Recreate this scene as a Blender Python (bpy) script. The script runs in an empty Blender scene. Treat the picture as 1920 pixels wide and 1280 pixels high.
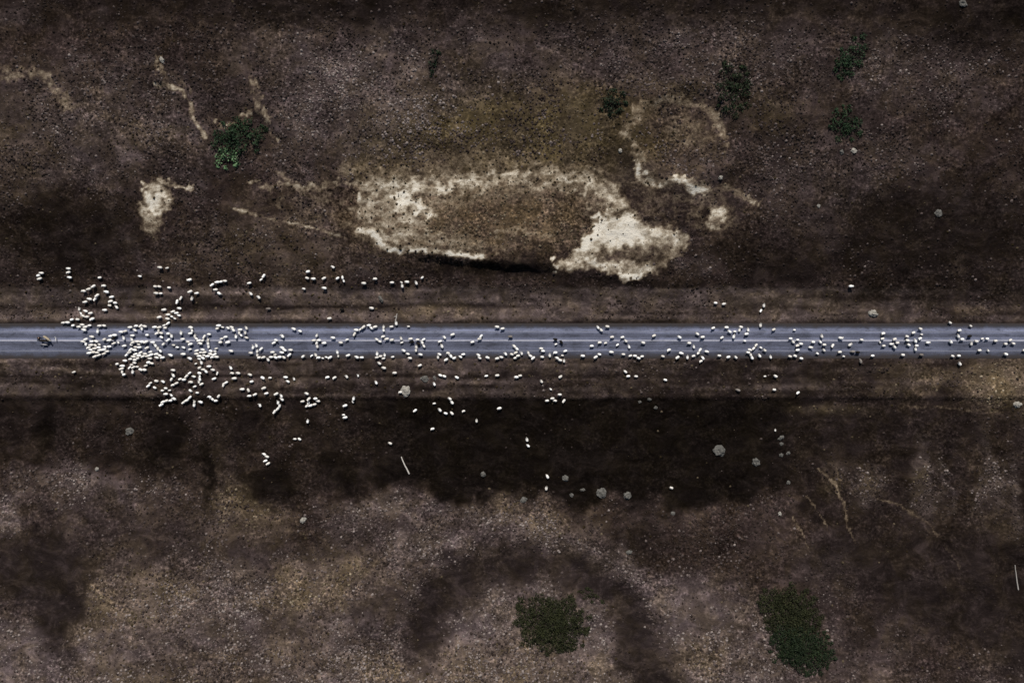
import bpy, bmesh, math, random
import numpy as np
from mathutils import Vector, Matrix, noise as mnoise
random.seed(7)
sc = bpy.context.scene
COL = sc.collection
# ------------------------------------------------------------------ camera, sky, sun, exposure
H = 180.0                       # drone height above the road, metres
S = 8.0                         # photo pixels (1920 wide) per metre on the road
cam = bpy.data.cameras.new('camera'); cam.lens = 27.0; cam.sensor_width = 36.0
cam.clip_start = 1.0; cam.clip_end = 6000.0
co = bpy.data.objects.new('camera', cam); COL.objects.link(co)
co.location = (0, 0, H); co.rotation_euler = (0, 0, 0); sc.camera = co
SUN_EL = 47.0
world = bpy.data.worlds.new("World"); sc.world = world; world.use_nodes = True
wn = world.node_tree
for n in list(wn.nodes): wn.nodes.remove(n)
sky = wn.nodes.new('ShaderNodeTexSky'); sky.sky_type = 'NISHITA'; sky.sun_disc = False
sky.sun_elevation = math.radians(SUN_EL); sky.sun_rotation = 0.0
bg = wn.nodes.new('ShaderNodeBackground'); bg.inputs[1].default_value = 0.05
wo = wn.nodes.new('ShaderNodeOutputWorld')
wn.links.new(sky.outputs[0], bg.inputs[0]); wn.links.new(bg.outputs[0], wo.inputs[0])
sl = bpy.data.lights.new('sun', 'SUN'); sl.energy = 4.2; sl.angle = math.radians(1.5); sl.color = (1.0, 0.95, 0.88)
so = bpy.data.objects.new('sun', sl); COL.objects.link(so); so.location = (0, 120, 150)
so.rotation_euler = (math.radians(-(90 - SUN_EL)), 0, math.radians(3))
sc.view_settings.view_transform = 'Standard'; sc.view_settings.look = 'None'
sc.view_settings.exposure = 0.28; sc.view_settings.gamma = 1.0
sc.cycles.max_bounces = 4; sc.cycles.diffuse_bounces = 2

# ------------------------------------------------------------------ helpers
def tag(o, label=None, cat=None, group=None, kind=None):
    if label: o['label'] = label
    if cat: o['category'] = cat
    if group: o['group'] = group
    if kind: o['kind'] = kind
    return o
def link(name, me, parent=None, loc=(0, 0, 0), rot=(0, 0, 0), scl=None):
    o = bpy.data.objects.new(name, me); COL.objects.link(o)
    o.location = loc; o.rotation_euler = rot
    if scl is not None: o.scale = (scl, scl, scl) if isinstance(scl, (int, float)) else scl
    if parent: o.parent = parent
    return o
def mesh_np(name, co_, faces, mats=(), smooth=True):
    """co_ (n,3), faces (m,k) all the same size"""
    me = bpy.data.meshes.new(name); co_ = np.asarray(co_, np.float32); faces = np.asarray(faces, np.int32)
    m, k = faces.shape
    me.vertices.add(len(co_)); me.vertices.foreach_set('co', co_.ravel())
    me.loops.add(m * k); me.loops.foreach_set('vertex_index', faces.ravel())
    me.polygons.add(m); me.polygons.foreach_set('loop_start', np.arange(0, m * k, k, dtype=np.int32))
    me.polygons.foreach_set('loop_total', np.full(m, k, np.int32))
    me.polygons.foreach_set('use_smooth', np.full(m, smooth, bool))
    for mt in mats: me.materials.append(mt)
    me.update(calc_edges=True); me.validate()
    return me
class NT:
    def __init__(self, name, rough=0.95, spec=0.15):
        self.m = bpy.data.materials.new(name); self.m.use_nodes = True
        self.t = self.m.node_tree; self.b = self.t.nodes['Principled BSDF']
        self.b.inputs['Roughness'].default_value = rough
        self.b.inputs['Specular IOR Level'].default_value = spec
    def n(self, typ, **kw):
        nd = self.t.nodes.new(typ)
        for k, v in kw.items(): setattr(nd, k, v)
        return nd
    def l(self, a, b): self.t.links.new(a, b)
    def val(self, x):
        return x
    def setin(self, sock, x):
        if hasattr(x, 'is_output') or hasattr(x, 'links'): self.l(x, sock)
        else:
            try: sock.default_value = x
            except Exception: sock.default_value = tuple(x) + (1,)
    def math(self, op, a, b=0.5, clamp=False):
        nd = self.n('ShaderNodeMath', operation=op); nd.use_clamp = clamp
        self.setin(nd.inputs[0], a); self.setin(nd.inputs[1], b); return nd.outputs[0]
    def mix(self, f, a, b, blend='MIX'):
        nd = self.n('ShaderNodeMix', data_type='RGBA', blend_type=blend)
        self.setin(nd.inputs[0], f)
        for s, x in ((nd.inputs[6], a), (nd.inputs[7], b)):
            if isinstance(x, tuple): s.default_value = (x[0], x[1], x[2], 1)
            else: self.l(x, s)
        return nd.outputs[2]
    def noise(self, vec, scale, detail=2, rough=0.5, dist=0.0):
        nd = self.n('ShaderNodeTexNoise'); nd.inputs['Scale'].default_value = scale
        nd.inputs['Detail'].default_value = detail; nd.inputs['Roughness'].default_value = rough
        nd.inputs['Distortion'].default_value = dist
        if vec is not None: self.l(vec, nd.inputs['Vector'])
        return nd.outputs[0]
    def ramp(self, f, stops, interp='LINEAR'):
        nd = self.n('ShaderNodeValToRGB'); cr = nd.color_ramp; cr.interpolation = interp
        while len(cr.elements) < len(stops): cr.elements.new(0.5)
        for e, (p, c) in zip(cr.elements, stops):
            e.position = p; e.color = (c, c, c, 1) if isinstance(c, (int, float)) else (c[0], c[1], c[2], 1)
        self.l(f, nd.inputs[0]); return nd.outputs[0]
    def maprange(self, v, a, b, c, d):
        nd = self.n('ShaderNodeMapRange'); self.setin(nd.inputs[0], v)
        for i, x in enumerate((a, b, c, d)): nd.inputs[i + 1].default_value = x
        return nd.outputs[0]
    def geopos(self):
        return self.n('ShaderNodeNewGeometry').outputs['Position']
    def scalevec(self, v, s):
        nd = self.n('ShaderNodeVectorMath', operation='MULTIPLY'); self.l(v, nd.inputs[0]); nd.inputs[1].default_value = s
        return nd.outputs[0]
    def color(self, c):
        if isinstance(c, tuple): self.b.inputs['Base Color'].default_value = (c[0], c[1], c[2], 1)
        else: self.l(c, self.b.inputs['Base Color'])
    def bump(self, h, strength, dist=0.1):
        nd = self.n('ShaderNodeBump'); nd.inputs['Strength'].default_value = strength; nd.inputs['Distance'].default_value = dist
        self.l(h, nd.inputs['Height']); self.l(nd.outputs[0], self.b.inputs['Normal'])

# ------------------------------------------------------------------ the lie of the land (numpy)
_rs = np.random.RandomState(11)
_TAB = _rs.rand(256, 256)
def vnoise(x, y, s, seed=0):
    x = np.asarray(x, float) / s + seed * 17.31; y = np.asarray(y, float) / s + seed * 9.77
    xi = np.floor(x).astype(int); yi = np.floor(y).astype(int); fx = x - xi; fy = y - yi
    fx = fx * fx * fx * (fx * (fx * 6 - 15) + 10); fy = fy * fy * fy * (fy * (fy * 6 - 15) + 10)
    g = lambda a, b: _TAB[a & 255, b & 255]
    return (g(xi, yi) * (1 - fx) + g(xi + 1, yi) * fx) * (1 - fy) + (g(xi, yi + 1) * (1 - fx) + g(xi + 1, yi + 1) * fx) * fy
def fbm(x, y, s, seed=0, oct=3):
    a, t, n = 1.0, 0.0, 0.0
    for i in range(oct):
        t = t + a * vnoise(x, y, s / 2 ** i, seed + i * 3); n += a; a *= 0.55
    return t / n
def sst(a, b, x):
    t = np.clip((x - a) / (b - a), 0, 1); return t * t * (3 - 2 * t)
def ell(P, Q, cx, cy, rx, ry, rot=0, s=0.35):
    c, n = math.cos(math.radians(rot)), math.sin(math.radians(rot))
    dx, dy = P - cx, Q - cy
    r = np.sqrt(((dx * c + dy * n) / rx) ** 2 + ((-dx * n + dy * c) / ry) ** 2)
    return 1 - sst(1 - s, 1 + s, r)
def pdist(P, Q, pts):
    d = np.full(np.shape(P), 1e9)
    for (ax, ay), (bx, by) in zip(pts[:-1], pts[1:]):
        ux, uy = bx - ax, by - ay; L2 = ux * ux + uy * uy
        t = np.clip(((P - ax) * ux + (Q - ay) * uy) / L2, 0, 1)
        d = np.minimum(d, np.hypot(P - ax - t * ux, Q - ay - t * uy))
    return d
def line(P, Q, pts, w, s=0.6):
    return 1 - sst(w * (1 - s), w * (1 + s), pdist(P, Q, pts))
def inpoly(P, Q, pts):
    ins = np.zeros(np.shape(P), bool); n = len(pts)
    for i in range(n):
        (ax, ay), (bx, by) = pts[i], pts[(i + 1) % n]
        if ay == by: continue
        c = ((ay > Q) != (by > Q)) & (P < (bx - ax) * (Q - ay) / (by - ay) + ax)
        ins ^= c
    return ins
def poly(P, Q, pts, soft):
    d = pdist(P, Q, pts + pts[:1]); sd = np.where(inpoly(P, Q, pts), d, -d)
    return sst(-soft, soft, sd)

SCARP = [(600, 452), (665, 446), (712, 450), (735, 472), (765, 467), (800, 478), (900, 490), (960, 496), (1030, 500), (1050, 509), (1100, 508), (1140, 515), (1175, 523), (1215, 515), (1260, 505), (1300, 490)]
SX = [p[0] for p in SCARP]; SY = [p[1] for p in SCARP]
SH = [0.0, 0.1, 0.2, 0.3, 0.3, 0.9, 1.5, 1.5, 1.1, 0.4, 0.3, 0.3, 0.4, 0.3, 0.1, 0.0]
OXBOW = [(790, 1205), (800, 1150), (838, 1098), (912, 1064), (1000, 1050), (1085, 1068), (1150, 1115), (1195, 1185), (1228, 1270), (1250, 1380)]
BX = [0, 60, 130, 210, 300, 360, 400, 450, 560, 640, 700, 780, 860, 940, 1020, 1100, 1180, 1240, 1330, 1420, 1500, 1600, 1700, 1800, 1920]
BY = [885, 862, 865, 880, 890, 935, 925, 935, 965, 935, 905, 928, 942, 936, 955, 985, 1025, 1060, 1060, 1090, 1120, 1150, 1230, 1290, 1310]
GULLY_A = [(325, 192), (343, 212), (345, 240), (364, 272)]
GULLY_B = [(500, 240), (515, 256), (530, 275)]

def height(X, Y):
    X = np.asarray(X, float); Y = np.asarray(Y, float)
    P = 960 + S * X; Q = 640 - S * Y                     # nominal, at road level
    P = P + 10 * (vnoise(X, Y, 9, 31) - .5); Qn = Q
    z = np.interp(Qn, [-2000, -600, 0, 200, 330, 440, 500, 535, 548, 560, 574, 585, 600, 676, 690, 706, 720, 744, 752, 800, 870, 930, 1000, 1150, 1280, 1700, 3000],
                  [26, 17, 9.6, 7.2, 5.4, 3.4, 1.9, 0.9, 0.35, 0.1, -0.22, 0.0, 0.0, 0.0, -0.1, -0.28, -0.1, -0.15, -0.75, -1.1, -1.1, -0.5, 0.9, 2.6, 4.2, 9, 22])
    off = np.minimum(np.abs(Qn - 604) * (Qn < 604) + np.abs(Qn - 672) * (Qn > 672), 300) * ((Qn < 604) | (Qn > 672))
    am = sst(0, 90, off)                                  # no roughness on the road bed
    z = z + am * 2.6 * (fbm(X, Y, 26, 1, 3) - .5) * sst(60, 220, off)
    z = z + am * 0.9 * (fbm(X, Y, 7, 5, 3) - .5) + sst(0, 30, off) * 0.16 * (fbm(X, Y, 1.7, 9, 2) - .5)
    # the cut clay bank: ground above its lip stands higher than the verge below it
    sy = np.interp(P, SX, SY); sh = np.interp(P, SX, SH)
    up = sy + 5 * (vnoise(X, Y, 2.2, 41) - .5) - Qn
    z = z + sh * sst(-15, 3, up) * (1 - sst(20, 190, up)) * 0.85
    z = z - 0.3 * np.minimum(sh, 1) * sst(8, 16, -up) * (1 - sst(16, 34, -up))
    # mound with a rim, right of the bank
    rr = np.hypot((P - 1275) / 95, (Qn - 262) / 85)
    z = z + 1.1 * np.exp(-((rr - 1) / .22) ** 2) - 0.7 * np.exp(-(rr / .8) ** 2)
    # cut-off river bend, dry gullies, ribs on the slope at lower right
    d = pdist(P, Qn, OXBOW); z = z - 0.8 * (1 - sst(10, 62, d))
    for g, dep, w in ((GULLY_A, .9, 17), (GULLY_B, .8, 14)):
        z = z - dep * (1 - sst(w * .2, w * 1.3, pdist(P, Qn, g)))
    rib = np.sin((P + 30 * np.sin(Qn / 70)) / 17.0)
    z = z + 0.55 * rib * sst(1560, 1680, P) * sst(830, 900, Qn) * (1 - sst(1060, 1200, Qn))
    lob = np.sin((P + 20 * np.sin(Qn / 40)) / 21.0)
    z = z + 0.5 * lob * (1 - sst(640, 760, P)) * sst(770, 840, Qn) * (1 - sst(930, 1020, Qn))
    return z
def hz(x, y): return float(height(np.array([x]), np.array([y]))[0])
def ground_at(px, py):
    """real ground point that stands at photo position (px,py); heights taken into account"""
    x, y = (px - 960) / S, (640 - py) / S
    z = 0.0
    for _ in range(5):
        k = (H - z) / H; z = hz(x * k, y * k)
    k = (H - z) / H
    return x * k, y * k, z

def covers(X, Y, Z):
    """what grows or lies where: weights 0..1 per kind of ground cover, plus painted shade under the clay lip"""
    k = H / (H - np.clip(Z, -3, 15))
    P0 = 960 + S * X * k; Q0 = 640 - S * Y * k
    w1 = vnoise(X, Y, 6, 51) - .5; w2 = vnoise(X, Y, 6, 57) - .5
    w3 = vnoise(X, Y, 1.6, 61) - .5; w4 = vnoise(X, Y, 1.6, 67) - .5
    w5 = vnoise(X, Y, .6, 71) - .5; w6 = vnoise(X, Y, .6, 77) - .5
    P = P0 + 34 * w1 + 16 * w3 + 8 * w5; Q = Q0 + 30 * w2 + 16 * w4 + 8 * w6
    Pf = P0 + 12 * w1 + 15 * w3 + 13 * w5; Qf = Q0 + 10 * w2 + 13 * w4 + 11 * w6
    Pt = P0 + 5 * w1 + 4 * w3 + 5 * w5; Qt = Q0 + 4 * w2 + 3 * w4 + 5 * w6
    mx = np.maximum
    E = lambda *a, **k_: ell(P, Q, *a, **k_)
    F = lambda *a, **k_: ell(Pf, Qf, *a, **k_)
    Ln = lambda pts, w, s=.7: line(Pf, Qf, pts, w, s)
    Lt = lambda pts, w, s=.7: line(Pt, Qt, pts, w, s)
    W = {}
    bnd = np.interp(P, BX, BY)
    south = sst(-14, 34, Q - bnd)
    big = fbm(X, Y, 22, 81, 3); med = fbm(X, Y, 5, 85, 3)
    m = .72 * E(705, 190, 190, 115, s=.6); m = mx(m, .42 * E(200, 235, 230, 95, s=.6)); m = mx(m, .4 * E(570, 130, 160, 90, s=.6))
    m = mx(m, .4 * E(1300, 95, 260, 95, s=.6)); m = mx(m, .35 * E(1000, 90, 220, 70, s=.6)); m = mx(m, .3 * E(1700, 130, 160, 80, s=.6))
    m = mx(m, .3 * E(1560, 330, 160, 90, s=.6)); m = mx(m, .35 * E(1290, 270, 90, 80, s=.5)); m = mx(m, .3 * E(60, 190, 100, 60, s=.6))
    sw = .22 + .55 * sst(1040, 1190, Q) * (1 - sst(1380, 1560, P)) + .42 * sst(520, 720, P) * (1 - sst(1150, 1300, P)) * sst(890, 950, Q)
    sw = sw + .45 * E(1000, 975, 210, 34, 14, s=.7) + .4 * E(130, 900, 110, 40, 20, s=.7) + .25 * E(310, 900, 60, 30, s=.7) + .5 * E(15, 970, 30, 40, s=.7)
    sw = sw + .5 * E(930, 1130, 80, 60, s=.6) + .25 * E(400, 1180, 420, 110, s=.7) + .5 * E(50, 1235, 120, 60, s=.7) + .4 * E(440, 1120, 60, 40, -20, s=.8) + .45 * E(890, 1140, 90, 60, s=.7) - .3 * E(560, 1000, 100, 30, s=.9)
    m = mx(m, south * np.clip(sw * (.55 + .9 * big), 0, 1))
    m = mx(m, .3 * E(1880, 1250, 80, 60, s=.5))
    for cx_, cy_, rx_, ry_, a_ in ((1735, 905, 18, 80, 1.0), (1772, 900, 8, 60, .8), (1828, 900, 9, 60, .6), (1855, 890, 20, 70, 1.0), (1620, 910, 46, 28, .6), (1560, 895, 24, 24, .6), (1895, 950, 18, 70, .8), (1630, 940, 30, 20, .7), (1690, 1190, 40, 40, .35), (1560, 1060, 60, 60, .3)):
        m = mx(m, a_ * E(cx_, cy_, rx_, ry_, s=.8))
    m = mx(m, .25 * sst(.5, .8, med) * (Q0 < 520))
    W['mauve'] = np.clip(m * (.15 + 1.7 * med), 0, 1)
    o = .55 * E(260, 1120, 140, 70, s=.7); o = mx(o, .85 * E(610, 1100, 100, 60, -15, s=.8)); o = mx(o, .5 * E(180, 1110, 60, 40, s=.8)); o = mx(o, .55 * E(720, 1260, 60, 30, s=.8)); o = mx(o, .4 * E(1330, 1240, 50, 40, s=.8)); o = mx(o, .75 * E(460, 960, 75, 50, 25, s=.6))
    o = mx(o, .55 * E(920, 1250, 180, 50, s=.7)); o = mx(o, .4 * E(330, 1260, 170, 40, s=.7)); o = mx(o, .45 * E(1000, 965, 110, 28, 15, s=.7))
    o = mx(o, .35 * E(560, 1230, 100, 40, s=.7)); o = mx(o, 1.0 * E(1900, 722, 85, 46, s=.8)); o = mx(o, .6 * E(1790, 704, 110, 18, s=.8)); o = mx(o, .4 * E(1700, 730, 60, 12, -14, s=.9))
    o = mx(o, .95 * ell(P0, Q0 + 4 * w3, 1555, 768, 90, 9, s=.95)); o = mx(o, .5 * E(1625, 915, 28, 45, s=.6)); o = mx(o, .55 * E(1552, 900, 22, 26, s=.6))
    o = mx(o, .5 * E(1732, 905, 22, 62, s=.6)); o = mx(o, .35 * E(1850, 890, 40, 55, s=.7)); o = mx(o, .3 * E(1870, 965, 50, 40, s=.7))
    o = mx(o, .3 * E(35, 300, 60, 90, s=.7)); o = mx(o, .3 * E(400, 960, 40, 70, s=.6)); o = mx(o, .24 * E(520, 470, 160, 60, s=.7))
    o = mx(o, .5 * ell(P0, Q0 + 8 * w2, 810, 584, 75, 11, s=.7)); o = mx(o, .35 * E(410, 900, 25, 70, s=.8)); o = mx(o, .5 * E(1830, 592, 26, 12, s=.6))
    o = mx(o, .3 * E(250, 240, 70, 30, s=.7)); o = mx(o, .4 * E(920, 410, 180, 60, s=.5))
    W['straw'] = np.clip(o * (.55 + .9 * med), 0, 1)
    v = .95 * E(985, 255, 270, 85, s=.6); v = mx(v, .6 * E(790, 305, 150, 40, s=.5)); v = mx(v, .6 * E(1080, 185, 70, 40, s=.5))
    v = mx(v, .5 * E(1270, 160, 80, 22, s=.6)); v = mx(v, .35 * E(1450, 210, 60, 40, s=.6)); v = mx(v, .3 * E(880, 180, 100, 60, s=.6))
    W['olive'] = np.clip(v * (.5 + 1.1 * med), 0, 1)
    c = .70 * Ln([(690, 347), (760, 352), (860, 345), (950, 334), (1060, 334), (1130, 350), (1158, 385)], 23, 1.0)
    c = mx(c, .34 * E(900, 390, 290, 110, s=.6) * (1 - .7 * E(950, 405, 175, 66, s=.7))); c = mx(c, .62 * F(728, 398, 72, 62, s=.7)); c = mx(c, .5 * F(800, 450, 110, 26, 6, s=.8)); c = mx(c, .36 * E(1120, 370, 70, 50, s=.8)); c = mx(c, .45 * Ln([(700, 360), (850, 362), (960, 345), (1080, 345)], 30, .9)); c = mx(c, .42 * Ln([(730, 452), (820, 462), (900, 470)], 16, .9)); c = mx(c, .4 * F(1240, 345, 60, 22, 10, s=.8)); c = mx(c, .3 * E(1290, 380, 130, 60, 20, s=.8)); c = mx(c, .22 * E(560, 390, 130, 60, s=.8)); c = mx(c, .30 * E(890, 318, 270, 44, s=.95)); c = mx(c, .35 * Ln([(640, 320), (760, 318), (900, 315), (1080, 312)], 16)); c = mx(c, .5 * Ln([(1000, 318), (1100, 320), (1150, 345)], 8))
    c = mx(c, .8 * Lt([(672, 362), (676, 410)], 5)); c = mx(c, 1.0 * F(768, 380, 60, 17, 28, s=.7)); c = mx(c, .7 * Ln([(690, 345), (730, 358), (790, 392)], 10)); c = mx(c, .5 * Ln([(790, 356), (850, 352)], 14, .9)); c = mx(c, 1.0 * Lt([(676, 432), (700, 436), (722, 462), (748, 472), (768, 466)], 7))
    c = mx(c, .6 * F(745, 425, 60, 42, s=.6)); c = mx(c, .9 * Lt([(765, 464), (830, 474), (905, 482)], 6)); c = mx(c, .4 * Ln([(925, 436), (970, 432), (1030, 446)], 7))
    c = mx(c, .35 * Ln([(870, 460), (940, 466)], 9)); c = mx(c, .55 * Ln([(1050, 352), (1085, 362), (1115, 385), (1100, 405)], 7))
    fan = poly(Pf, Qf, [(1032, 498), (1060, 487), (1092, 458), (1112, 425), (1125, 402), (1150, 410), (1182, 392), (1204, 415), (1240, 420), (1285, 443), (1288, 468), (1262, 492), (1225, 508), (1195, 520), (1145, 515), (1100, 505), (1045, 508)], 11)
    fan = fan * (1 - .6 * F(1205, 478, 75, 16, s=.7)) * (1 - .5 * F(1135, 485, 45, 10, s=.7)) * (.72 + .28 * F(1130, 448, 70, 45, s=.6))
    c = mx(c, 1.05 * fan); c = mx(c, 1.1 * F(1174, 517, 34, 7, s=.4)); c = mx(c, .95 * Ln([(1026, 490), (1034, 500), (1050, 508)], 5)); c = mx(c, .7 * Ln([(1140, 400), (1150, 370), (1130, 350)], 10))
    c = mx(c, .85 * Ln([(1198, 312), (1212, 340), (1240, 350)], 7)); c = mx(c, .9 * F(1290, 348, 40, 13, 8, s=.6)); c = mx(c, .30 * Ln([(1206, 300), (1172, 255), (1196, 205), (1265, 182), (1335, 205), (1362, 262)], 14, .95)); c = mx(c, .16 * E(1310, 240, 50, 40, s=.9)); c = mx(c, .46 * Ln([(1206, 300), (1172, 255), (1196, 205), (1265, 182), (1335, 205), (1362, 262)], 9))
    c = mx(c, .75 * F(1340, 408, 18, 26, 20, s=.6)); c = mx(c, .8 * F(1414, 372, 17, 7, 12, s=.5)); c = mx(c, .3 * F(1330, 380, 80, 44, s=.8)); c = mx(c, .4 * Ln([(1345, 350), (1380, 362), (1425, 375)], 7, .9)); c = mx(c, .35 * Ln([(1360, 385), (1370, 415), (1345, 438)], 7, .9)); c = mx(c, .4 * F(1290, 245, 60, 35, s=.8))
    c = mx(c, .85 * F(290, 388, 24, 46, 6, s=.55)); c = mx(c, 1.0 * F(284, 392, 14, 22, s=.6)); c = mx(c, .7 * Ln([(264, 350), (310, 340), (352, 348)], 6))
    c = mx(c, .65 * line(Pt, Qt, [(440, 392), (480, 402), (530, 414), (585, 424), (645, 444)], 2.6, .8)); c = mx(c, .55 * Ln([(472, 336), (500, 352), (520, 350), (600, 347), (665, 345)], 4.5)); c = mx(c, .4 * Ln([(510, 325), (545, 345), (580, 360)], 4))
    c = mx(c, .32 * F(600, 370, 60, 30, s=.8))
    c = mx(c, .5 * Ln([(302, 105), (300, 132), (304, 146)], 4.5)); c = mx(c, .6 * Lt([(290, 156), (338, 168), (358, 192), (362, 225), (384, 258)], 4.5)); c = mx(c, .4 * Ln([(335, 152), (350, 165)], 5))
    c = mx(c, .5 * Ln([(468, 150), (484, 196), (500, 226)], 8)); c = mx(c, .45 * Ln([(500, 226), (524, 258)], 3)); c = mx(c, .6 * Ln([(404, 232), (440, 226), (466, 208)], 5)); c = mx(c, .46 * Ln([(0, 138), (78, 142), (132, 195)], 11, .9)); c = mx(c, .26 * Ln([(150, 150), (205, 185)], 7, .9))
    thin = 0.0
    for pts, w, a in (([(1530, 878), (1562, 905), (1582, 945), (1590, 980), (1604, 1016)], 2.8, .42), ([(1512, 930), (1538, 965), (1552, 1000)], 2.2, .33), ([(1484, 968), (1500, 995), (1514, 1028)], 2.2, .35),
                      ([(1640, 932), (1690, 948), (1740, 980), (1800, 1062)], 3, .30), ([(1690, 760), (1760, 762), (1880, 772)], 3, .25)):
        thin = mx(thin, a * Lt(pts, w))
    c = mx(c, .35 * F(320, 590, 16, 12, s=.8)); c = mx(c, .3 * Ln([(1390, 551), (1440, 553), (1500, 553)], 3))
    rdg = 1 - np.abs(2 * fbm(X * 1.0, Y * 1.7, 2.6, 45, 3) - 1) * 2.2
    c = mx(c * (.64 + .5 * np.clip(rdg, -.2, 1)), np.clip(fan, 0, 1) * (.84 + .25 * np.clip(rdg, -.3, 1)))
    c = mx(c, thin)
    arcs = .5 + .5 * np.sin(np.hypot((Pf - 960) / 1.9, Qf - 410) / 4.2)
    W['clay'] = np.clip(c * (.80 + .4 * med + .22 * arcs * E(950, 390, 280, 110, s=.5)), 0, 1)
    W['ochre'] = mx(.18 * E(1270, 250, 95, 80, s=.6), mx(.95 * F(945, 410, 175, 62, s=.55), .5 * F(700, 400, 70, 50, s=.6)))
    bnp = np.minimum(bnd, np.interp(P, [0, 940, 1020, 1200, 1320, 1480, 1560, 1920], [2000, 2000, 948, 962, 950, 925, 1060, 1300])) + 70 * (fbm(X, Y, 5, 33, 3) - .5)
    pe = sst(740, 753, Q0 + 5 * w3) * (1 - sst(-30, 14, Q - bnp)) * (1 - .45 * sst(1440, 1560, P)) * (.70 + .30 * sst(620, 760, P))
    pe = mx(pe, .7 * E(960, 5, 1200, 45, s=.8)); pe = mx(pe, .75 * E(1760, 445, 240, 105, s=.6)); pe = mx(pe, .65 * E(1480, 490, 150, 50, s=.6)); pe = mx(pe, .75 * E(100, 440, 140, 85, s=.6))
    pe = mx(pe, .8 * E(1840, 30, 160, 60, s=.6)); pe = mx(pe, .9 * F(905, 505, 135, 15, s=.7)); pe = mx(pe, .7 * F(1180, 530, 150, 8, s=.8)); pe = mx(pe, .7 * E(1190, 1010, 45, 40, s=.7)); pe = mx(pe, .5 * F(770, 317, 25, 16, s=.6))  # strip under the clay lip: dark ground with the bank's shade painted in
    pe = mx(pe, .45 * E(1170, 310, 40, 60, s=.7)); pe = mx(pe, .5 * E(1790, 820, 160, 50, s=.7))
    W['peat_shade'] = np.clip(pe * (1 - .4 * (1 - sst(500, 800, P)) * sst(.45, .7, fbm(P / 26, Q / 130, 1.0, 91, 2)) * (Q0 > 760)), 0, 1)
    pe = W['peat_shade']
    for cx_, cy_, rx_, ry_ in ((310, 835, 52, 60), (382, 885, 14, 62), (515, 905, 62, 48), (645, 875, 46, 52), (85, 800, 40, 50)):
        pe = mx(pe, .95 * E(cx_, cy_, rx_, ry_, s=.55))
    W['peat_shade'] = pe
    da = line(P, Q, OXBOW, 40, .85) * np.clip(.62 + .75 * fbm(X, Y, 8, 35, 3), 0, 1); da = mx(da, E(70, 1070, 90, 70, s=.4)); da = mx(da, E(105, 1150, 45, 60, s=.5)); da = mx(da, .65 * E(1790, 1110, 160, 110, s=.6)); da = mx(da, .45 * E(1620, 1050, 110, 80, s=.6))
    da = mx(da, .5 * E(1640, 1170, 60, 60, s=.7)); da = mx(da, .62 * E(725, 1140, 62, 62, s=.8)); da = mx(da, .3 * E(560, 1010, 120, 40, s=.9)); da = mx(da, .4 * E(330, 1000, 160, 60, s=.9)); da = mx(da, .4 * E(640, 1020, 60, 36, s=.9)); da = mx(da, .35 * E(560, 1160, 70, 36, -20, s=.9)); da = mx(da, .4 * E(310, 1235, 80, 34, s=.9)); da = mx(da, .3 * E(440, 1190, 60, 24, 30, s=.9)); da = mx(da, .35 * E(1640, 810, 160, 60, s=.7)); da = mx(da, .4 * E(200, 1000, 120, 60, s=.7))
    W['damp'] = np.clip(da, 0, 1)
    ve = sst(534, 543, Q0 + 7 * w3) * (1 - sst(604, 611, Q0)) + .9 * sst(668, 673, Q0) * (1 - sst(738, 752, Q0 + 7 * w3))
    W['verge'] = np.clip(ve * (1 - .45 * sst(1450, 1800, P0)), 0, 1)
    st = vnoise(X, Y, 1, 95) * 0 + .5 * vnoise(X / 14, Y, .8, 96) + .5 * vnoise(X / 40, Y, 1.4, 97)
    st = st + .35 * np.exp(-((Q0 - 593 + 2 * w1) / 5) ** 2) - .5 * np.exp(-((Q0 - 575 + 4 * w1) / 4) ** 2) * (1 - sst(880, 1000, P0)) - .5 * np.exp(-((Q0 - 705 + 2 * w1) / 3) ** 2) - .25 * np.exp(-((Q0 - 681) / 6) ** 2) - .45 * np.exp(-((Q0 - 606) / 3) ** 2) + .2 * np.exp(-((Q0 - 548 + 3 * w1) / 6) ** 2)
    st = st - .3 * sst(668, 700, Q0) - .25 * sst(1000, 1700, P0) + .55 * (fbm(X / 3, Y, 5, 99, 3) - .5) + .35 * (fbm(X, Y, 1.2, 93, 2) - .5)
    W['streak'] = np.clip(st, 0, 1)
    for q in ('mauve', 'straw', 'olive'):
        W[q] = W[q] * (1 - .85 * W['damp']) * (1 - .7 * W['peat_shade'] * (W[q] < .5))
    W['clay'] = W['clay'] * (1 - .6 * W['damp'])
    W['P0'], W['Q0'] = P0, Q0
    return W

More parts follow.
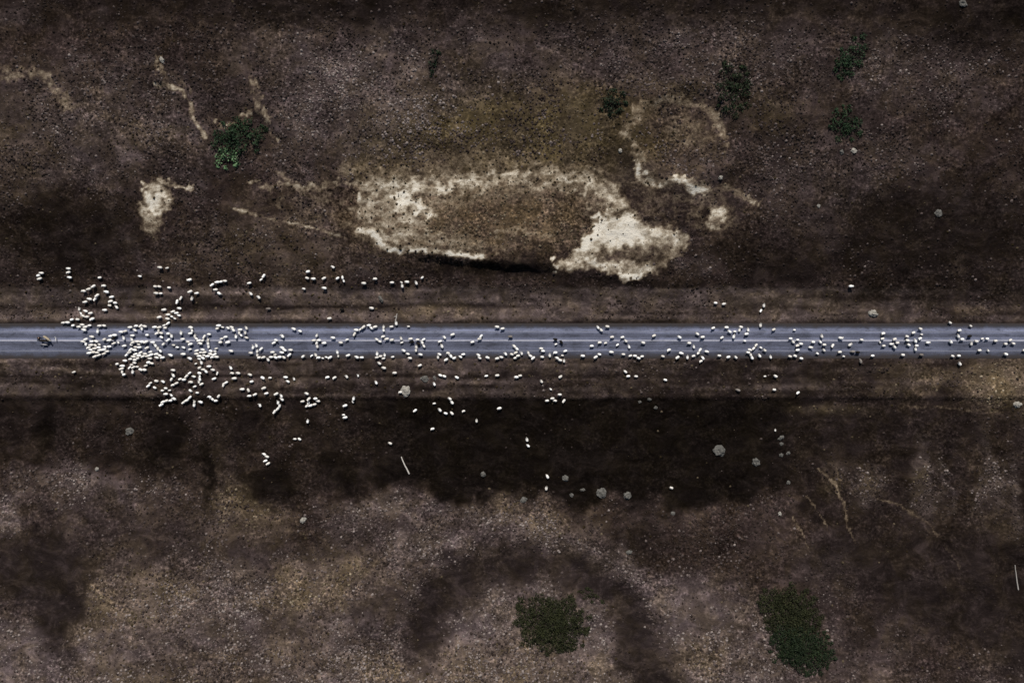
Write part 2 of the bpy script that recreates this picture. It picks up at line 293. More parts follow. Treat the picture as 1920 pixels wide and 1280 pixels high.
# ------------------------------------------------------------------ materials of the setting
def ground_material():
    m = NT('moor_ground', 1.0, .0)
    a = m.n('ShaderNodeAttribute'); a.attribute_name = 'cover_a'
    b = m.n('ShaderNodeAttribute'); b.attribute_name = 'cover_b'
    sa = m.n('ShaderNodeSeparateColor'); m.l(a.outputs['Color'], sa.inputs[0])
    sb = m.n('ShaderNodeSeparateColor'); m.l(b.outputs['Color'], sb.inputs[0])
    clay, straw, mauve, olive = sa.outputs[0], sa.outputs[1], sa.outputs[2], a.outputs['Alpha']
    peat_shade, damp, verge, streak = sb.outputs[0], sb.outputs[1], sb.outputs[2], b.outputs['Alpha']
    oc = m.n('ShaderNodeAttribute'); oc.attribute_name = 'ochre'
    pos = m.geopos()
    n1 = m.noise(pos, 1.55, 1.5, .6); n2 = m.noise(pos, .5, 3, .6); n3 = m.noise(pos, .09, 3, .6); n4 = m.noise(pos, 3.3, 2, .7); n5 = m.noise(m.scalevec(pos, (1, 1.5, 1)), .20, 5, .68, 1.0)
    moor = m.mix(m.maprange(n3, .35, .65, 0, 1), (.0215, .0150, .0130), (.0345, .0245, .0215))
    col = m.mix(mauve, moor, (.080, .0615, .058))
    col = m.mix(olive, col, (.058, .044, .0255))
    col = m.mix(m.math('MULTIPLY', oc.outputs['Fac'], .85), col, m.mix(m.maprange(m.math('ADD', m.math('MULTIPLY', n2, .5), m.math('MULTIPLY', n1, .5)), .36, .64, 0, 1), (.026, .0165, .0105), (.105, .070, .043)))
    VG = m.mix(streak, (.0160, .0118, .0105), (.100, .076, .068))
    col = m.mix(verge, col, VG)
    col = m.mix(straw, col, (.110, .082, .056))
    col = m.mix(m.math('MULTIPLY', peat_shade, .93), col, (.0050, .0038, .0031))
    col = m.mix(m.math('MULTIPLY', damp, .9), col, (.0165, .0122, .0112))
    # speckle and blotches of growth
    sp = m.ramp(n1, [(.30, .28), (.46, .74), (.56, 1.05), (.68, 2.3)])
    sp2 = m.ramp(n4, [(.30, .66), (.5, .97), (.66, 1.36)])
    amp = m.math('SUBTRACT', 1.0, m.math('MAXIMUM', m.math('MULTIPLY', peat_shade, .45), m.math('MAXIMUM', m.math('MULTIPLY', damp, .6), m.math('MULTIPLY', verge, .45))))
    amp = m.math('MULTIPLY', amp, m.maprange(m.noise(pos, .11, 3, .6), .36, .64, .18, 1.05))
    spk = m.mix(amp, (1, 1, 1), m.mix(1.0, sp, sp2, 'MULTIPLY'))
    col = m.mix(1.0, col, spk, 'MULTIPLY')
    col = m.mix(1.0, col, m.ramp(n5, [(.28, .44), (.5, .92), (.70, 1.95)]), 'MULTIPLY')
    hue = m.maprange(m.noise(pos, .17, 4, .7, .4), .42, .60, 0, 1)
    col = m.mix(m.math('MULTIPLY', hue, .7), col, m.mix(1.0, col, (1.03, 1.02, .76), 'MULTIPLY'))
    col = m.mix(1.0, col, (1.0, .985, 1.035), 'MULTIPLY')
    # bare clay: thin over brown soil at its edges, clean and pale where it is thick
    cn = m.math('ADD', clay, m.math('ADD', m.math('MULTIPLY', m.math('SUBTRACT', n1, .5), .42), m.math('ADD', m.math('MULTIPLY', m.math('SUBTRACT', n4, .5), .35), m.math('MULTIPLY', m.math('SUBTRACT', n2, .5), .55))))
    cw = m.math('MULTIPLY', m.maprange(cn, .10, .85, 0, 1), m.maprange(clay, .02, .25, 0, 1))
    col = m.mix(cw, col, m.ramp(cn, [(.15, (.10, .068, .044)), (.45, (.24, .185, .125)), (.7, (.40, .34, .255)), (1.0, (.62, .575, .49))]))
    m.color(col); m.bump(m.math('ADD', n1, n4), .55, .22)
    return m.m
def tuft_material(name, stops):
    m = NT(name, 1.0, .0)
    g = m.n('ShaderNodeNewGeometry'); r = g.outputs['Random Per Island']
    t = m.n('ShaderNodeAttribute'); t.attribute_name = 'tone'
    f = m.math('ADD', m.math('MULTIPLY', m.math('SUBTRACT', r, .5), .62), t.outputs['Fac'], True)
    m.color(m.ramp(f, stops)); return m.m
def asphalt_material():
    m = NT('asphalt', .85, .3)
    pos = m.geopos(); xyz = m.n('ShaderNodeSeparateXYZ'); m.l(pos, xyz.inputs[0]); y = xyz.outputs[1]
    f = m.maprange(y, -4.6, 4.6, 0, 1)                    # across the road: south edge 0, north edge 1
    q = lambda py: ((640 - py) / S + 4.6) / 9.2
    base = m.ramp(f, [(q(670), .020), (q(665.5), .050), (q(660), .064), (q(656.5), .112), (q(652), .080), (q(645), .066), (q(640), .088), (q(635), .140), (q(631), .068), (q(626), .080), (q(622), .160), (q(618), .150), (q(614), .070), (q(610), .022)])
    tint = m.mix(1.0, base, (.92, 1.0, 1.44), 'MULTIPLY')
    ls = m.noise(m.scalevec(pos, (.06, 2.6, 1)), 1.0, 5, .7); blot = m.noise(pos, .16, 3, .6); fine = m.noise(pos, 5, 2, .7)
    k = m.math('MULTIPLY', m.maprange(ls, .3, .7, .62, 1.38), m.math('MULTIPLY', m.maprange(blot, .3, .7, .72, 1.26), m.maprange(fine, .25, .75, .7, 1.3)))
    stain = m.ramp(m.noise(m.scalevec(pos, (.35, 1, 1)), .9, 5, .72, .5), [(.36, .58), (.48, 1.0), (.62, 1.0), (.74, 1.18)])
    k = m.math('MULTIPLY', k, stain)
    kk = m.n('ShaderNodeCombineColor'); [m.l(k, kk.inputs[i]) for i in range(3)]
    col = m.mix(1.0, tint, kk.outputs[0], 'MULTIPLY')
    dirt = m.math('MULTIPLY', m.maprange(m.math('ADD', f, m.math('MULTIPLY', m.math('SUBTRACT', m.noise(pos, .45, 4, .7), .5), .26)), q(661), q(669), 0, 1), m.maprange(m.noise(pos, .8, 3, .7), .3, .5, .6, 1), True)
    dirt2 = m.math('MULTIPLY', m.maprange(m.math('ADD', f, m.math('MULTIPLY', m.math('SUBTRACT', m.noise(pos, .5, 4, .7), .5), .26)), q(616), q(608), 0, 1), m.maprange(m.noise(pos, .9, 3, .7), .3, .5, .6, 1), True)
    col = m.mix(m.math('MAXIMUM', dirt, dirt2), col, (.029, .0235, .0225))
    m.color(col); return m.m
def paint_material(name, wear, c=(.52, .52, .56)):
    m = NT(name, .75, .3); pos = m.geopos()
    n = m.noise(m.scalevec(pos, (.25, 2.0, 1)), 1.0, 4, .7); n2 = m.noise(pos, 3.5, 2, .7)
    f = m.maprange(m.math('ADD', m.math('MULTIPLY', n, .5), m.math('ADD', m.math('MULTIPLY', n2, .25), m.math('MULTIPLY', m.noise(m.scalevec(pos, (.05, 0, 0)), 1.0, 2, .5), .25))), wear - .12, wear + .14, 1, 0)
    m.color(m.mix(f, (.09, .094, .118), c)); return m.m
M_GROUND = ground_material(); M_ASPH = asphalt_material()

# ------------------------------------------------------------------ ground sheet
def axis(lim, step, far, grow=1.22):
    a = list(np.arange(0, lim + 1e-6, step)); d = step
    while a[-1] < far: d *= grow; a.append(a[-1] + d)
    a = np.array(a); return np.concatenate([-a[:0:-1], a])
ax, ay = axis(136, .33, 1600), axis(94, .33, 1400)
GX, GY = np.meshgrid(ax, ay)
GZ = height(GX, GY)
nx, ny = len(ax), len(ay)
idx = np.arange(nx * ny).reshape(ny, nx)
quads = np.stack([idx[:-1, :-1], idx[:-1, 1:], idx[1:, 1:], idx[1:, :-1]], -1).reshape(-1, 4)
gm = mesh_np('ground', np.stack([GX, GY, GZ], -1).reshape(-1, 3), quads, [M_GROUND])
W = covers(GX, GY, GZ)
def put4(name, chans):
    at = gm.color_attributes.new(name, 'FLOAT_COLOR', 'POINT')
    at.data.foreach_set('color', np.stack([W[c] for c in chans], -1).astype(np.float32).ravel())
put4('cover_a', ('clay', 'straw', 'mauve', 'olive')); put4('cover_b', ('peat_shade', 'damp', 'verge', 'streak'))
at = gm.attributes.new('ochre', 'FLOAT', 'POINT'); at.data.foreach_set('value', W['ochre'].astype(np.float32).ravel())
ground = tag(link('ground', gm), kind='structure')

# ------------------------------------------------------------------ road
def sheet(name, y0, y1, z, mat, parent=None, x0=-1600, x1=1600, thick=None):
    bm = bmesh.new(); xs = np.linspace(x0, x1, 81)
    rows = [(y0, z), (y1, z)] if thick is None else [(y0 - .12, z - thick), (y0, z), (y1, z), (y1 + .12, z - thick)]
    vv = [[bm.verts.new((x, y, zz)) for x in xs] for y, zz in rows]
    for r0, r1 in zip(vv[:-1], vv[1:]):
        for i in range(len(xs) - 1): bm.faces.new((r0[i], r0[i + 1], r1[i + 1], r1[i]))
    me = bpy.data.meshes.new(name); bm.to_mesh(me); bm.free(); me.materials.append(mat)
    return link(name, me, parent)
RZ = .06
road = tag(sheet('road', (640 - 671.5) / S, (640 - 606.5) / S, RZ, M_ASPH, thick=.12), kind='structure')
cl = sheet('centre_line', (640 - 639.2) / S, (640 - 637.1) / S, RZ + .004, paint_material('line_paint', .56, (.40, .40, .46)), road)
for py in (621.6, 657.6):
    sheet('edge_line', (640 - py - .55) / S, (640 - py + .55) / S, RZ + .004, paint_material('faded_paint', .50, (.20, .205, .24)), road)

# ------------------------------------------------------------------ heather and dry grass (ground cover)
def tufts(name, n, dens, tone, mat, rmin, rmax, hmin, hmax, seed):
    rs = np.random.RandomState(seed)
    x = rs.uniform(-134, 134, n * 3); y = rs.uniform(-92, 92, n * 3)
    z = height(x, y); w = covers(x, y, z)
    k = rs.rand(n * 3) < dens(w, x, y); x, y, z = x[k][:n], y[k][:n], z[k][:n]; w = {q: v[k][:n] for q, v in w.items()}
    n = len(x); R = np.clip(rmin * np.exp(rs.normal(0.25, .55, n)), rmin * .5, rmax); Ht = R * rs.uniform(hmin, hmax, n)
    K = 6
    V = np.zeros((n, 1 + 2 * K, 3)); V[:, 0] = np.stack([x + R * rs.normal(0, .2, n), y + R * rs.normal(0, .2, n), z + Ht], -1)
    a0 = rs.rand(n) * 6.28
    for j in range(K):
        a = a0 + 6.2832 * j / K + rs.normal(0, .15, n); r1 = R * rs.uniform(.45, .8, n); r2 = R * rs.uniform(.8, 1.25, n)
        V[:, 1 + j] = np.stack([x + np.cos(a) * r1, y + np.sin(a) * r1, z + Ht * rs.uniform(.45, .95, n)], -1)
        V[:, 1 + K + j] = np.stack([x + np.cos(a) * r2, y + np.sin(a) * r2, z - .06 + 0 * r2], -1)
    F = []
    for j in range(K):
        j2 = (j + 1) % K
        F += [(0, 1 + j, 1 + j2), (1 + j, 1 + K + j, 1 + K + j2), (1 + j, 1 + K + j2, 1 + j2)]
    F = np.array(F)[None] + (np.arange(n) * (1 + 2 * K))[:, None, None]
    me = mesh_np(name, V.reshape(-1, 3), F.reshape(-1, 3), [mat], smooth=True)
    t = np.repeat(np.clip(tone(w, rs), 0, 1), 1 + 2 * K).astype(np.float32)
    a = me.attributes.new('tone', 'FLOAT', 'POINT'); a.data.foreach_set('value', t)
    return link(name, me)
off_road = lambda w: ((w['Q0'] < 600) | (w['Q0'] > 677)) * 1.0
M_HEATH = tuft_material('heather_sprigs', [(0, (.0165, .0123, .0108)), (.25, (.024, .0178, .0158)), (.5, (.040, .030, .027)), (.72, (.078, .061, .056)), (.9, (.135, .110, .101)), (1, (.20, .168, .153))])
M_STRAW = tuft_material('dry_grass_blades', [(0, (.018, .013, .007)), (.3, (.038, .029, .017)), (.6, (.086, .066, .044)), (.85, (.16, .128, .088)), (1, (.28, .23, .165))])
heath = tufts('heather', 95000,
      lambda w, x, y: off_road(w) * (.35 + 1.2 * sst(.38, .62, fbm(x, y, 11, 21, 3))) * np.clip(.34 + .5 * w['verge'] * (fbm(x / 3, y, 4, 25, 3) > .56) + .75 * w['mauve'] - .55 * w['verge'] - .34 * w['peat_shade'] - .5 * w['damp'] - 1.3 * w['clay'] - .4 * w['ochre'], .008, 1),
      lambda w, rs: .33 + .43 * w['mauve'] - .2 * w['peat_shade'] - .12 * w['damp'] + .08 * w['olive'] - .3 * w['ochre'] * (w['mauve'] < .3) + .5 * (fbm(w['P0'] / 8, w['Q0'] / 8, 6, 15, 3) - .5) + .14 * rs.normal(0, 1, len(w['mauve'])), M_HEATH, .125, .36, .45, .9, 3)
tag(heath, 'low brown and mauve heather speckling both hillsides', 'heather', kind='stuff')
grass = tufts('dry_grass', 40000,
      lambda w, x, y: off_road(w) * np.clip(.9 * w['straw'] + .5 * w['olive'] + .4 * w['ochre'] + .12 * w['verge'] + .12 * w['clay'] - .3 * w['peat_shade'] - .4 * w['damp'], .01, 1),
      lambda w, rs: .26 + .45 * w['straw'] + .12 * w['olive'] + .25 * w['clay'] + .1 * w['ochre'] + .06 * rs.normal(0, 1, len(w['straw'])), M_STRAW, .12, .36, .4, .9, 4)
tag(grass, 'dry straw coloured grass on the banks and clay', 'grass', kind='stuff')

# ------------------------------------------------------------------ bodies grown from a skeleton
def skin_mesh(name, verts, edges, radii, sub=1, root=0, vox=None):
    me = bpy.data.meshes.new('tmp'); me.from_pydata([tuple(v) for v in verts], edges, [])
    o = bpy.data.objects.new('tmp', me); COL.objects.link(o)
    md = o.modifiers.new('s', 'SKIN'); md.use_smooth_shade = True
    for i, r in enumerate(radii):
        sv = me.skin_vertices[0].data[i]; sv.radius = (r, r) if not isinstance(r, tuple) else r
        sv.use_root = (i == root)
    if sub: ss = o.modifiers.new('d', 'SUBSURF'); ss.levels = sub; ss.render_levels = sub
    if vox:
        rm = o.modifiers.new('r', 'REMESH'); rm.mode = 'VOXEL'; rm.voxel_size = vox; rm.use_smooth_shade = True
        sm = o.modifiers.new('m', 'SMOOTH'); sm.factor = .5; sm.iterations = 5
    dg = bpy.context.evaluated_depsgraph_get(); dg.update()
    out = bpy.data.meshes.new_from_object(o.evaluated_get(dg)); out.name = name
    bpy.data.objects.remove(o); bpy.data.meshes.remove(me)
    for p in out.polygons: p.use_smooth = True
    return out
class Sk:
    def __init__(self): self.v = []; self.e = []; self.r = []
    def add(self, p, r, par=None):
        self.v.append(Vector(p)); self.r.append(r); i = len(self.v) - 1
        if par is not None: self.e.append((par, i))
        return i
    def chain(self, pts, par):
        for p, r in pts: par = self.add(p, r, par)
        return par
def body_mesh(name, sk, vox, smooth=3):
    """one continuous skin over a skeleton: round flesh along every bone, melted together"""
    bm = bmesh.new(); t = bmesh.new(); bmesh.ops.create_icosphere(t, subdivisions=2, radius=1)
    base = np.array([v.co[:] for v in t.verts]); tri = [[v.index for v in f.verts] for f in t.faces]; t.free()
    V, F, n0 = [], [], 0
    for a, b in sk.e:
        pa, pb, ra, rb = np.array(sk.v[a]), np.array(sk.v[b]), sk.r[a], sk.r[b]
        n = max(2, int(np.linalg.norm(pb - pa) / (min(ra, rb) * .45)) + 1)
        for i in range(n + 1):
            u = i / n; V.append(base * (ra + (rb - ra) * u) + pa + (pb - pa) * u); F += [[q + n0 for q in f] for f in tri]; n0 += len(base)
    bm.free(); me = bpy.data.meshes.new('tmp'); me.from_pydata(np.concatenate(V).tolist(), [], F); me.update()
    o = bpy.data.objects.new('tmp', me); COL.objects.link(o)
    rm = o.modifiers.new('r', 'REMESH'); rm.mode = 'VOXEL'; rm.voxel_size = vox
    if smooth: sm = o.modifiers.new('m', 'SMOOTH'); sm.factor = .5; sm.iterations = smooth
    dg = bpy.context.evaluated_depsgraph_get(); dg.update()
    out = bpy.data.meshes.new_from_object(o.evaluated_get(dg)); out.name = name
    bpy.data.objects.remove(o); bpy.data.meshes.remove(me)
    for p in out.polygons: p.use_smooth = True
    return out
def quadruped(name, mats, sub, legs, spine, head, ears, tail, fluff=.0, facex=None, legz=None, seed=0, vox=.03):
    s = Sk(); ids = []
    par = s.add(*spine[0]); ids.append(par)
    for p, r in spine[1:]: par = s.add(p, r, par); ids.append(par)
    hd = s.chain(head, par)
    hb = len(s.v) - len(head)
    for e in ears:
        for sg in (1, -1): s.chain([((p[0], p[1] * sg, p[2]), r) for p, r in e], hb + len(head) - 2)
    s.chain(tail, ids[0])
    for at, ch in legs: s.chain(ch, ids[at])
    me = body_mesh(name, s, vox)
    for v in me.vertices:
        if fluff and v.co.z > legz and v.co.x < facex:
            n = mnoise.noise(v.co * 9 + Vector((seed, 0, 0))); v.co += v.normal * n * fluff
    me.materials.clear()
    for m in mats: me.materials.append(m)
    for p in me.polygons:
        c = p.center; p.material_index = 1 if (facex is not None and (c.x > facex or c.z < legz)) else 0
    return me
def wool_material(name, lo, hi, island=False):
    m = NT(name, .95, .05)
    r = m.n('ShaderNodeNewGeometry').outputs['Random Per Island'] if island else m.n('ShaderNodeObjectInfo').outputs['Random']
    tc = m.n('ShaderNodeTexCoord').outputs['Object'] if not island else m.geopos()
    c = m.mix(r, lo, hi); n = m.noise(tc, 9, 3, .7)
    m.color(m.mix(1.0, c, m.ramp(n, [(.3, .86), (.6, 1.0)]), 'MULTIPLY')); m.bump(n, .3, .03); return m.m
M_WOOL = wool_material('white_wool', (.62, .585, .53), (.90, .89, .86)); M_FACE = wool_material('pale_face', (.13, .112, .095), (.44, .40, .35))
M_WOOLM = wool_material('flock_wool', (.62, .585, .53), (.90, .89, .86), True); M_FACEM = wool_material('flock_face', (.13, .112, .095), (.44, .40, .35), True)
M_BLACK = wool_material('black_wool', (.010, .009, .008), (.018, .015, .013)); M_GREY = wool_material('grey_wool', (.16, .14, .125), (.23, .205, .185))
def sheep_mesh(name, mats, sub, pose, seed):
    sw = [.0, .07, -.06, .04][pose]
    legs = []
    for k, (x, at) in enumerate(((.26, 2), (-.36, 0))):
        for sg in (1, -1):
            d = sw * sg * (1 if k == 0 else -1)
            legs.append((at, [((x, .15 * sg, .42), .11), ((x + d * .6 + (.0 if k == 0 else -.05), .15 * sg, .24), .052), ((x + d, .15 * sg, .05), .045)]))
    spine = [((-.40, 0, .61), .25), ((-.05, 0, .60), .29), ((.27, 0, .62), .25)]
    if pose == 1:   head = [((.52, 0, .54), .15), ((.68, .03, .36), .115), ((.82, .05, .20), .075)]          # grazing
    elif pose == 2: head = [((.48, .08, .80), .15), ((.57, .20, .90), .115), ((.66, .34, .82), .072)]        # looking round
    else:           head = [((.50, 0, .80), .15), ((.64, 0, .90), .115), ((.82, 0, .80), .072)]
    h0 = head[1][0]
    ears = [[((h0[0] - .04, .12, h0[2] + .02), .05), ((h0[0] - .08, .23, h0[2] - .01), .036)]]
    me = quadruped(name, mats, sub, legs, spine, head, ears, [((-.66, 0, .56), .07), ((-.70, 0, .40), .05)], .045, .58, .34, seed, .036 if sub == 2 else .06)
    for v in me.vertices: v.co.y *= 1.14; v.co.x *= .78
    return me
SHEEP = [sheep_mesh('sheep', [M_WOOL, M_FACE], 2, p, p * 3.1) for p in range(4)]
FLOCK = [sheep_mesh('flock_sheep', [M_WOOLM, M_FACEM], 1, p, p * 3.1 + 1) for p in range(4)]
BLACK = [sheep_mesh('black_sheep', [M_BLACK, M_BLACK], 2, p, p + 5) for p in (0, 2)]
GREY = [sheep_mesh('grey_sheep', [M_GREY, M_GREY], 2, p, p + 9) for p in (0, 1)]

# where the sheep stand: photo position; a third number is the heading in degrees (180 = walking left)
SHEEP_PX = """
131,504 130,511 133,520 189,521 197,536 178,537,215 169,542,215 160,546 202,547 185,554,230 181,561,230 171,561 162,566 212,557 210,565 208,573 218,568 221,576,130 199,581
151,579,95 154,588,120 158,592,140 163,583 172,587 165,594 175,598 148,599 137,599,210 129,604 122,605 140,610 151,613 157,609 163,613 171,610 161,618 189,611 198,611 186,621,95 233,622 214,629 175,631 163,636 159,640 164,645,130
175,640 183,640 199,636 208,638 214,629 181,647 175,647 187,646 170,651 181,653 188,652 199,651 208,650 216,643 224,642,110 171,661 178,660 184,661 197,656 203,658 198,663 182,668 187,665 191,655 174,656
234,621 234,634,95 236,648 251,629 247,614 255,619 250,637,100 222,682 246,673 237,676 241,664,230 245,660,230 249,656,220 141,697 254,680 232,686 230,691 231,697,95 246,689 255,688 251,697,95 235,702
258,611 266,611 274,612 268,616,90 278,628 293,613 301,614 299,619,90 298,625 303,625 310,611 317,606,230 312,613 318,626 305,632 324,630,110 318,637,215 252,642 260,641 262,645 269,641 276,641 248,646 289,642 309,645 294,648,140 299,653,130 303,658,130 278,652 257,651 263,651 254,656 266,661 257,664 253,668 263,667 270,667 261,671 274,664 284,660 285,665 280,667 283,671 296,664 297,670 306,670 301,667 322,666 256,675 249,684 255,687 284,680 276,685 269,693 327,694 327,647 334,651
302,502 315,502 264,518 293,537 300,538 319,539 295,550 303,550 357,525 358,547 371,550 362,560,95 341,559,240 335,566,240 338,578 310,581 317,590 327,584 333,587 337,591 324,594 316,598 301,595 329,597 400,534,230 406,543 413,550 410,529 417,528
360,614 362,620,95 359,625 342,624,90 345,635 368,630,95 385,631,240 394,627 412,611 409,616 419,613 432,615,140 439,618,140 452,618 450,624,95 453,628,130 464,615,95 461,624,110 444,631,90 464,633 374,638 382,638 371,635,120 392,637,90 392,644,90 393,650,100 417,635 425,632 416,642 429,642 354,641,140 359,645 377,644 346,651 358,655 371,657 382,656 385,661 371,664 376,668 384,666 378,661 407,654 404,658 398,658 397,664 392,667 404,665 401,669 407,669 376,671 382,670 358,672 346,664 435,658 472,662 478,650,95
368,682,230 379,680,95 376,689 394,686 385,694 401,693 376,699 357,699,220 352,705,220 365,706 376,706,95 409,700,240 434,690,95 437,699 448,699 470,702 441,709 327,704,120 323,711,230 340,711 346,711 403,710 376,711,100
283,681 270,693 295,714 308,715 284,718,200 280,723,220 292,726,150 333,718,200 326,721,200 312,727 306,732 319,731 313,738 323,741,140 328,747,130 309,752,210 315,751 321,751 305,758,230 375,715,95 360,716 380,719,230 367,724 359,732 371,736 358,744,220 352,750,220 346,754,210 366,753,95 366,759,95 378,753 395,744,150 400,748,150 405,750,200 411,743,240 386,695 421,721,220 426,717,220
422,528 469,531 496,518,230 491,524,230 472,551,130 486,558,130 579,510 577,522 589,523 609,522 634,522 643,520,95 645,527,95 625,501 571,542 609,540 619,597
434,614,140 552,617,150 564,621,150 531,630,130 595,629,95 590,638 599,638 596,649,95 595,643,95 609,643 626,633 640,642 652,637 515,643 519,638 481,649,100 492,654,220 532,653 546,656
484,659,95 484,665,95 488,670 495,670 504,674,95 513,661 517,664 510,670 518,669 526,669 533,670 530,661 534,655 544,665 570,668 586,667 593,665,110 599,670 607,671 613,670 619,670 634,660,95 635,667,95 654,666
473,715 494,708 508,708 537,707 541,715,130 552,710,110 456,729 467,731,95 496,727 501,737 480,739 469,742 519,738 529,742,120 530,748,130 523,754,95 526,760,100 522,766,240 516,771,240 489,760,95 576,737 569,752 580,748 580,755,95 576,761,230 592,747 598,751,150 590,758,200 584,759 615,707 628,707 651,706,110 648,760 646,779
704,523 683,531 736,530 753,530 764,529,200 755,536,110 781,530,95 792,521,230 697,578 743,607,100 735,612 766,612 693,610 697,615 704,613 682,613,210 676,617,210 669,619 666,627,230 720,613,95 720,619,95 719,631 726,635 707,636,140 713,640,150 736,637 753,634,95 754,642 771,635 784,637 795,636 792,642,120 795,648,120 781,651,95 781,656,95 825,640,220 829,649,95 834,632,120 849,627 758,657
670,669,150 679,670 708,663,95 708,670 715,668 722,665,110 719,671 737,669 765,663 770,671 789,664 822,669,95 824,664 840,662 837,674 846,667,130 852,671 864,669 869,664 712,681,140 721,690,150 741,699 788,685 672,704,110 706,717,110 751,735 815,720,140 826,703 833,705,160 857,707 664,747,95 662,753,100 815,756 844,747,130 848,754,130 779,769 825,768,140 836,774 848,774,140 869,770
897,666,110 899,671 914,670 932,672 940,670 886,641 902,630,230 899,635,230 932,613 942,616 964,649,140 969,654,140 948,663 960,664 966,661 978,662,110 971,667 966,671 990,661,130 994,667,120 999,671 1016,656 1016,669 1031,666,95 1042,645 1041,661 1060,658 1054,666 1044,671,150 1050,675,150 1057,676,95 1092,667 912,704 932,704 969,706 974,705 1051,706 1015,715,150 1032,729,140 1049,739 1016,655
1117,669,210 1123,664 1121,614,130 1126,619,140 1138,612 1147,632 1166,632 1172,639,150 1124,642 1135,643 1157,646 1109,648 1179,650,110 1205,643 1146,660 1168,664 1181,667 1190,667 1196,671 1203,668 1225,629 1273,632 1306,626 1316,632 1291,643 1300,650,95 1311,656,230 1309,661,220 1253,656 1276,662 1242,668 1269,670 1288,669,95 1299,667 1316,671,120 1313,677,200 1172,696,130 1177,705 1192,705 1246,712,140
1340,568 1356,570 1431,573,95 1425,583,240 1336,615 1361,614 1388,613 1385,619,95 1366,622 1377,622 1401,619,95 1398,626 1352,633 1374,631,95 1424,610,95 1449,618 1488,618 1395,639 1416,647,220 1412,653,230 1405,656 1401,661 1406,665,95 1408,670,95 1425,651,150 1432,656,150 1422,667,140 1347,667 1364,669 1378,670 1324,659 1443,669,110 1479,668 1489,667 1500,672 1531,663 1480,635 1485,641,150 1494,637 1493,647 1499,645 1493,656 1518,651 1523,641 1536,641
1539,630,95 1574,634 1613,637 1543,646 1543,656,140 1559,648 1592,646 1572,660 1580,668 1634,667 1653,625 1652,635 1648,641,95 1655,648 1675,636 1669,645 1680,643 1674,650,120 1690,665 1698,631 1699,638 1702,646 1710,624 1723,617 1726,627 1722,635 1713,639,110 1716,648 1714,654,100 1737,642 1779,605 1817,611 1796,619 1793,630,130 1801,636 1780,641,120 1818,644,95 1827,639 1839,635 1848,635 1863,639 1891,638 1897,644,150 1882,645 1833,657 1850,657 1882,664 1917,657 1783,667 1795,667 1797,681,130
578,789,95 648,780 554,822 563,822 732,830,140 497,850,150 502,855,150 499,863 504,868 811,803 894,788,95 936,765 988,823,110 990,835,120 1026,892,95 1024,914,95 1025,751 1036,747 1040,750,140 1057,751 1433,705 1452,705 1450,730 1495,736 1453,806,100 1258,913 1594,537 74,517,210 81,512,210 77,523
"""
pts = []
for tk in SHEEP_PX.split():
    q = tk.split(','); pts.append([float(q[0]), float(q[1]), float(q[2]) if len(q) > 2 else None])
xy = np.array([p[:2] for p in pts]); xy0 = xy.copy()
rs = np.random.RandomState(5)
xy += rs.normal(0, .5, xy.shape)
for _ in range(14):                                       # neighbours stand shoulder to shoulder, not inside one another
    D = xy[:, None] - xy[None]; D = D * np.array([.72, 1.0]); d = np.hypot(D[..., 0], D[..., 1]) + np.eye(len(xy)) * 99
    f = np.clip(5.6 - d, 0, 3)[..., None] * D / d[..., None] * .22
    xy += f.sum(1) + (xy0 - xy) * .04
D = xy[:, None] - xy[None]; nn = (np.hypot(D[..., 0], D[..., 1]) + np.eye(len(xy)) * 999)
near2 = np.sort(nn, 1)[:, :2].mean(1)
N_IND = 286
order = np.argsort(-near2); indiv = set(order[:N_IND].tolist())
print('sheep', len(pts), 'individual', len(indiv))

ZONES = [(0, 545, 'on upper slope'), (545, 606, 'on upper verge'), (606, 629, 'on upper lane'), (629, 646, 'on centre line'),
         (646, 663, 'on lower lane'), (663, 680, 'on lower road edge'), (680, 745, 'on lower verge'), (745, 1300, 'in the dark field')]
SECT = [(0, 240, 'nearest the shepherd'), (240, 335, 'in the packed flock'), (335, 432, 'at tail of packed flock'), (432, 505, 'just behind the packed flock'),
        (505, 575, 'well behind the packed flock'), (575, 660, 'left of clay bank'), (660, 735, "below clay bank's left end"), (735, 800, 'below the clay undercut'), (800, 890, 'below the brown clay bank'),
        (890, 985, 'below the brown bank centre'), (985, 1065, 'left of white clay fan'), (1065, 1150, 'below the white clay fan'), (1150, 1230, 'under the pale clay lens'),
        (1230, 1325, 'right of white clay fan'), (1325, 1385, 'below the small clay patch'), (1385, 1440, 'above the big pale boulder'), (1440, 1510, 'right of pale boulders'),
        (1510, 1600, 'left of pale roadside rock'), (1600, 1690, 'below pale roadside rock'), (1690, 1775, 'right of pale roadside rock'), (1775, 1832, 'above the straw bank'), (1832, 2000, 'at the road right end')]
ORD = ['leftmost', 'second from left', 'third from left', 'fourth from left', 'fifth from left', 'sixth from left', 'seventh from left', 'eighth from left']
NUMW = ['', 'one', 'two', 'three', 'four', 'five', 'six', 'seven', 'eight']
def cell(p):
    z = next(i for i, a in enumerate(ZONES) if a[0] <= p[1] < a[1]); s_ = next(i for i, a in enumerate(SECT) if a[0] <= p[0] < a[1]); return z, s_
cells = {}
for i, p in enumerate(xy0): cells.setdefault(cell(p), []).append(i)
lab = {}
